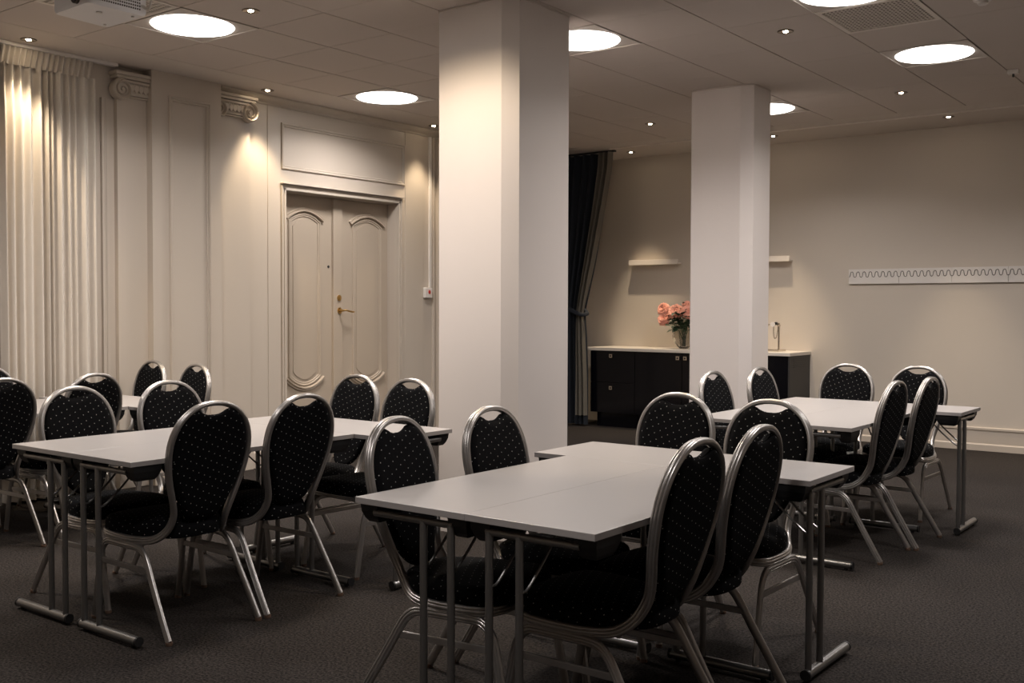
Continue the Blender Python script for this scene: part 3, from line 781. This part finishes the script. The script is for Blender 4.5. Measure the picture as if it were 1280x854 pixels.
def make_chair():
    t = thing('banquet_chair', 'x', 'chair', (0, 0, 0))
    part('seat', seat_pad(), M['fabric'], t, None, True)
    part('backrest', back_pad(), M['fabric'], t, None, True)
    half = catmull(HOOP, 5); loop = half+[Vector((p.x, -p.y, p.z)) for p in reversed(half[1:-1])]
    b = new(); sweep(b, loop, flute(.0125, .0180), hoop_outward, closed=True); part('frame', b, M['metal'], t, None, True)
    for s in (1, -1):
        rear = [(0, .222*s, .012), (.058, .219*s, .108), (.117, .214*s, .205), (.150, .211*s, .262), (.172, .209*s, .300), (.196, .207*s, .334), (.228, .206*s, .356), (.27, .206*s, .362), (.32, .206*s, .362), (.37, .206*s, .362)]
        front = [(.590, .210*s, .012), (.574, .209*s, .108), (.559, .208*s, .190), (.546, .207*s, .258), (.533, .206*s, .306), (.513, .206*s, .340), (.486, .206*s, .358), (.46, .206*s, .362), (.42, .206*s, .362), (.37, .206*s, .362)]
        for P in (rear, front):
            b = new(); sweep(b, catmull(P, 4), flute(.011, .0165), lambda p: (0, s, 0)); lg = part('leg', b, M['metal'], t, None, True)
            x, y, z = P[0]; b = new(); lathe(b, [(.013, 0), (.0145, .003), (.0145, .014)], (x, y, 0), 14); part('glide', b, M['brownfoot'], lg, 'brown foot glide', True)
        part('stretcher', bx(.158, .548, .206*s-.005, .206*s+.005, .259, .282, bev=.002), M['metal'], t)
    return t
chair = make_chair()
# ------------------------------------------------------------ folding table (length along X, legs' posts near +Y edge)
def make_table():
    t = thing('folding_table', 'x', 'table', (0, 0, 0)); L, W = .6128, .2325
    b = new(); box(b, -L, L, -W, W, .7335, .7545, .0015)
    top = obj('tabletop', b, [M['top'], M['edge']], t)
    for p in top.data.polygons: p.material_index = 0 if p.normal.z > .6 else 1
    for sx in (1, -1):
        x = sx*(L-.027)
        for sy in (1, -1):
            b = new(); y0, y1 = sy*.150, sy*.226; xo, xi = sx*(L-.018), sx*(L-.150)
            lo, hi = min(y0, y1), max(y0, y1); a, c = min(xo, xi), max(xo, xi)
            V = []
            for z, k in ((.7333, 0), (.707, .003), (.683, .014), (.670, .026)):
                V.append([b.verts.new(p) for p in ((a+k, lo+k*.6, z), (c-k, lo+k*.6, z), (c-k, hi-k*.6, z), (a+k, hi-k*.6, z))])
            for A, B in zip(V, V[1:]):
                for i in range(4): b.faces.new((A[i], A[(i+1) % 4], B[(i+1) % 4], B[i]))
            b.faces.new(V[0]); b.faces.new(V[-1]); part('corner_bracket', b, M['black'], t, 'black plastic corner bracket')
        b = new(); sweep(b, [(x, -.168, .706), (x, .168, .706)], circ(.012, 14, .010))
        for y in (.045, .158):
            sweep(b, [(x, y, .035), (x, y, .706)], circ(.0125, 16))
        lg = part('leg', b, M['chrome'], t, None, True)
        b = new(); sweep(b, [(x, -.232, .028), (x, .178, .028)], circ(.019, 20)); part('foot_bar', b, M['chrome'], lg, None, True)
        for e, s in ((.177, 1), (-.231, -1)):
            b = new(); sweep(b, [(x, e, .028), (x, e+s*.010, .028)], circ(.0205, 20)); sweep(b, [(x, e-s*.028, .0), (x, e-s*.028, .014)], circ(.011, 12)); part('foot_cap', b, M['black'], lg, 'black end cap', True)
        for y in (.045, .158):
            b = new(); sweep(b, catmull([(x, y-.012, .545), (x-sx*.03, y-.012, .553), (x-sx*.135, y-.012, .645), (x-sx*.185, y-.012, .715), (x-sx*.20, y-.012, .733)], 4), circ(.0045, 8)); part('brace', b, M['chrome'], t, None, True)
    return t
table = make_table()
index_kids()

TABLES = [  # x, y, rot, label
    (-2.234, 3.007, 'v', 'white folding table at the front, curtain-side half of the nearest table pair'),
    (-1.768, 3.007, 'w', 'white folding table at the front, coat-rail-side half of the nearest table pair'),
    (-2.021, 3.853, 'h', 'white folding table set crosswise at the far end of the nearest pair'),
    (-4.408, 2.983, 'v', 'white folding table nearer the curtain in the pair facing the double door'),
    (-3.943, 2.983, 'w', 'white folding table farther from the curtain in the pair facing the double door'),
    (-4.088, 3.829, 'h', 'white folding table set crosswise before the thick pillar and double door'),
    (-2.571, 5.994, 'v', 'white folding table beyond the front group, pillar-side half of the coat-rail group'),
    (-2.105, 5.994, 'w', 'white folding table beyond the front group, half farther from the pillars'),
    (-2.250, 6.840, 'h', 'white folding table set crosswise nearest the coat rail wall'),
    (-6.549, 3.112, 'v', 'white folding table right beside the cream curtain'),
    (-6.083, 3.112, 'w', 'white folding table next to the one beside the cream curtain'),
    (-6.310, 3.958, 'h', 'white folding table set crosswise in front of the pilasters'),
]
ROT = {'v': -PI/2, 'w': PI/2, 'h': PI}
for k, (x, y, r, lab) in enumerate(TABLES):
    o = table if k == 0 else copy_tree(table)
    o.location = (x, y, 0); o.rotation_euler = (0, 0, ROT[r]); tag(o, lab, 'table', 'white folding tables')
E_, W_, S_ = 0, PI, -PI/2
CH = [
    (-2.612, 2.735, E_, 8, 'dotted black chair on the curtain side of the front tables, nearer the table end'),
    (-2.603, 3.275, E_, 2, 'dotted black chair on the curtain side of the front tables, against the thick pillar'),
    (-2.335, 4.360, S_, -1, 'dotted black chair beyond the front crosswise table, nearer the black cabinets'),
    (-1.845, 4.290, S_, -1, 'dotted black chair beyond the front crosswise table, with the bright handle slot'),
    (-1.452, 2.845, W_, 0, 'dotted black chair seen from behind, nearest of all at the front tables'),
    (-1.457, 3.312, W_, 0, 'dotted black chair seen from behind, second along the front tables'),
    (-3.638, 2.718, W_, -1.5, 'dotted black chair seen from behind, closest at the tables facing the door'),
    (-3.635, 3.212, W_, 1, 'dotted black chair seen from behind, below the double door handle'),
    (-4.850, 2.790, E_, 2, 'dotted black chair facing the viewer behind the near corner of the door-group table'),
    (-4.865, 3.338, E_, 0, 'dotted black chair facing the viewer, below the boxed-out wall panel'),
    (-4.452, 4.345, S_, -1, 'dotted black chair in front of the double door, nearer the door handle'),
    (-3.970, 4.290, S_, -3, 'dotted black chair between the double door and the thick pillar'),
    (-2.995, 6.035, E_, -2, 'dotted black chair before the slim pillar, nearer the cabinets with drawers'),
    (-2.955, 6.660, E_, -3, 'dotted black chair overlapping the slim pillar edge beside the vented cabinet'),
    (-2.640, 7.500, S_, -2, 'dotted black chair against the end wall beside the vented cabinet'),
    (-2.150, 7.530, S_, -2, 'dotted black chair against the end wall, partly behind two tall chair backs'),
    (-1.790, 5.858, W_, -2, 'dotted black chair seen from the side at the coat-rail tables, nearer one'),
    (-1.738, 6.318, W_, -1, 'dotted black chair seen from the side at the coat-rail tables, farther one'),
    (-5.730, 2.880, W_, 0, 'dotted black chair seen from behind, cut by the picture edge below the curtain'),
    (-5.740, 3.440, W_, 5, 'dotted black chair seen from behind, in front of the ribbed curtain-side strip'),
    (-6.805, 4.545, S_, -3, 'dotted black chair under the pilaster nearest the curtain'),
    (-6.170, 4.470, S_, -5, 'dotted black chair under the boxed-out panel between the pilasters'),
    (-7.050, 3.420, E_, 0, 'dotted black chair tucked against the cream curtain, mostly outside the picture'),
]
for k, (x, y, r, dr, lab) in enumerate(CH):
    o = chair if k == 0 else copy_tree(chair)
    o.location = (x, y, 0); o.rotation_euler = (0, 0, r+math.radians(dr)); tag(o, lab, 'chair', 'dotted black banquet chairs')

# ================================================================== camera, world, view
cam = bpy.data.cameras.new('camera'); co = bpy.data.objects.new('camera', cam); C.objects.link(co)
yaw, pitch, roll = math.radians(37.2808), math.radians(1.7827), math.radians(.1728)
f = Vector((-math.sin(yaw)*math.cos(pitch), math.cos(yaw)*math.cos(pitch), -math.sin(pitch)))
r = Vector((math.cos(yaw), math.sin(yaw), 0)); u = r.cross(f)
r2 = r*math.cos(roll)+u*math.sin(roll); u2 = r2.cross(f)
m = Matrix((r2, u2, -f)).transposed().to_4x4(); m.translation = Vector((0, 0, 1.37)); co.matrix_world = m
cam.sensor_fit = 'HORIZONTAL'; cam.sensor_width = 36; cam.lens = 1304.26/1280*36; cam.clip_start = .05; cam.clip_end = 60
S = bpy.context.scene; S.camera = co
w = bpy.data.worlds.new('world'); S.world = w; w.use_nodes = True; w.node_tree.nodes['Background'].inputs[0].default_value = (.9, .85, .8, 1); w.node_tree.nodes['Background'].inputs[1].default_value = .0
S.view_settings.view_transform = 'Standard'; S.view_settings.look = 'None'; S.view_settings.gamma = 1; S.view_settings.use_curve_mapping = False
S.view_settings.exposure = 1.74
